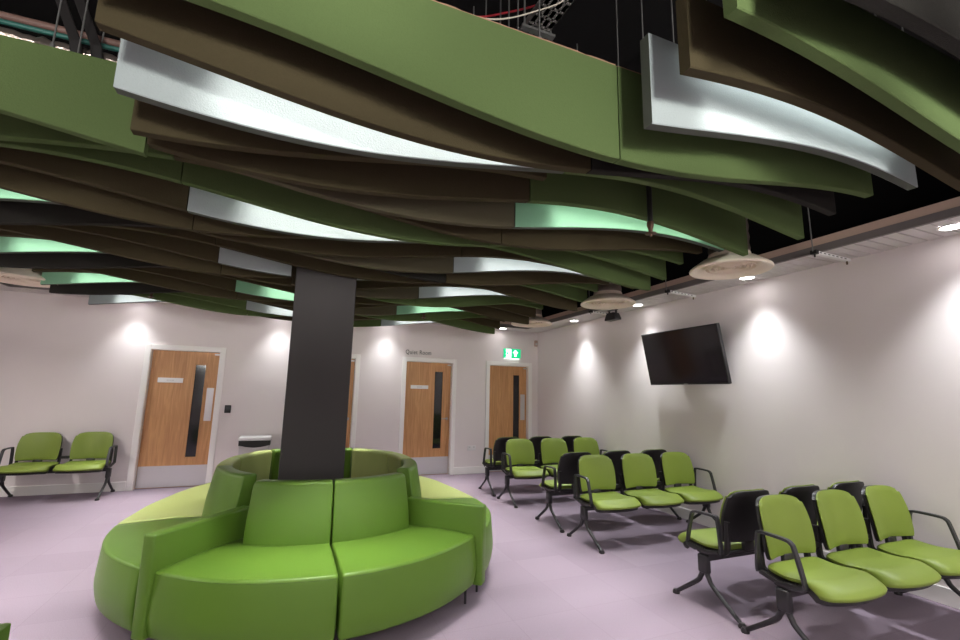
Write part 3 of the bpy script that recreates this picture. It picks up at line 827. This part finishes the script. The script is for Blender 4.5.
link('speaker_yoke', bm, M['blackmetal'], sp_)
bm = bmesh.new(); loft(bm, [[(-0.06, -w, z), (0.06, -w, z), (0.06, w, z), (-0.06, w, z)] for z, w in ((-0.16, 0.125), (-0.13, 0.12), (-0.05, 0.07))])
link('speaker_case', bm, M['black'], sp_)

# ------------------------------------------------------------------ sprinklers
def sprinkler(x, y, z, label, plen):
    root = empty('sprinkler_head', (x, y, z), label, 'sprinkler', 'sprinkler heads dropping between the baffles')
    ntube('drop_pipe', M['pipe_black'], root, [(0, 0, 0.07), (0, 0, plen)], 0.018, 12)
    nlathe('socket', M['copper'], root, [(0, 0.1), (0.023, 0.1), (0.024, 0.075), (0.016, 0.05), (0.014, 0.04), (0.014, 0.02), (0, 0.02)], 16)
    nlathe('deflector', M['copper'], root, [(0, -0.004), (0.008, -0.004), (0.01, 0.014), (0.038, 0.016), (0.038, 0.02), (0, 0.022)], 20)
sprinkler(2.17, 2.29, 2.60, 'bronze sprinkler head on a black pipe before the green baffle, nearest', ZV-2.60)
sprinkler(-1.88, 7.15, 2.69, 'tiny sprinkler head under the far baffles above the first door', ZV-2.69)
sprinkler(1.70, 6.46, 2.60, 'small sprinkler head under the far baffles left of the exit sign', ZV-2.60)

# ------------------------------------------------------------------ services in the void
o = ntube('service_pipe', M['teal'], None, [(-4.1, 2.75, 3.285), (-0.85, 2.75, 3.305)], 0.013, 14); tag(o, 'teal pipe running above the big dull green baffle', 'pipe')
o = ntube('lagged_pipe', M['pink'], None, [(-4.1, 2.86, 3.40), (-0.8, 2.86, 3.41)], 0.02, 14); tag(o, 'pinkish lagged pipe just above the teal pipe', 'pipe')
bm = bmesh.new(); rng = random.Random(5); pts = []; rr = []
for i in range(120): pts.append((-4.1+i*0.0277, 2.70+0.012*rng.random(), 3.19+0.012*rng.random())); rr.append(0.032+0.012*rng.random())
tube(bm, pts, rr, 12); o = link('foil_pipe', bm, M['foil'], None, 25); tag(o, 'crumpled foil wrapped pipe lying along the top of the big dull green baffle', 'pipe')
hb = empty('pipe_hanger', (-1.13, 2.62, 3.03), 'black strap hanger crossing the pipes above the big green baffle', 'bracket')
for dx in (-0.035, 0.05):
    bm = bmesh.new(); strip(bm, [(dx+0.03, 0.03, 0.03), (dx, 0.03, 0.2), (dx-0.11, 0.06, 0.45), (dx-0.25, 0.08, ZV-ZT)], 0.05, 0.008, (1, 0, 0)); link('hanger_strap', bm, M['pipe_black'], hb)
ct = empty('cable_tray', (1.06, 1.78, 3.45), 'perforated grey cable tray in the dark void above the long green baffle', 'cable tray')
bm = bmesh.new()
mx = Matrix.Rotation(R(3), 4, 'Z')
for i in range(-3, 30):   # rungs leave real perforations
    y = -0.6+i*0.06
    for x in (-0.053, -0.0175, 0.0175, 0.053): box(bm, x-0.012, x+0.012, y, y+0.06, 0, 0.002, mtx=mx)
    box(bm, -0.064, 0.064, y+0.016, y+0.06, 0, 0.002, mtx=mx)
link('tray_base', bm, M['galv'], ct)
bm = bmesh.new(); box(bm, -0.066, -0.063, -0.78, 1.2, 0, 0.05, mtx=mx); box(bm, 0.063, 0.066, -0.78, 1.2, 0, 0.05, mtx=mx); link('tray_side', bm, M['galv'], ct)
for hy in (0.1, -0.6):
    bm = bmesh.new()
    tube(bm, [(-0.08, hy, -0.008), (-0.08, hy, ZV-3.45)], 0.005, 6); tube(bm, [(0.08, hy, -0.008), (0.08, hy, ZV-3.45)], 0.005, 6)
    box(bm, -0.1, 0.1, hy-0.015, hy+0.015, -0.015, 0.0)
    link('tray_hanger', bm, M['wire'], ct)
o = ntube('red_cable', M['redcable'], None, smoothpath([(0.3, 2.05, 3.44), (0.731, 2.05, 3.558), (0.943, 2.05, 3.664), (1.171, 2.05, 3.811), (1.38, 2.05, 3.985)], 6), 0.0055, 8); tag(o, 'red cable slung across the dark void beside the cable tray', 'cable')
o = ntube('pale_cable', M['whitecable'], None, smoothpath([(0.45, 1.62, 3.10), (0.658, 1.62, 3.149), (0.77, 1.62, 3.196), (0.90, 1.62, 3.279), (1.02, 1.62, 3.365), (1.06, 1.62, 3.41), (1.07, 1.62, 3.447)], 6), 0.0035, 8); tag(o, 'thin pale cable sagging before the cable tray', 'cable')

# ------------------------------------------------------------------ world and view
w = bpy.data.worlds.new('world'); S.world = w; w.use_nodes = True
w.node_tree.nodes['Background'].inputs[0].default_value = (0.6, 0.55, 0.55, 1); w.node_tree.nodes['Background'].inputs[1].default_value = 0.02
S.view_settings.view_transform = 'Standard'; S.view_settings.look = 'None'; S.view_settings.gamma = 1.0
S.view_settings.use_curve_mapping = False; S.view_settings.exposure = 0.83
S.cycles.max_bounces = 8; S.cycles.diffuse_bounces = 5
S.cycles.use_denoising = True
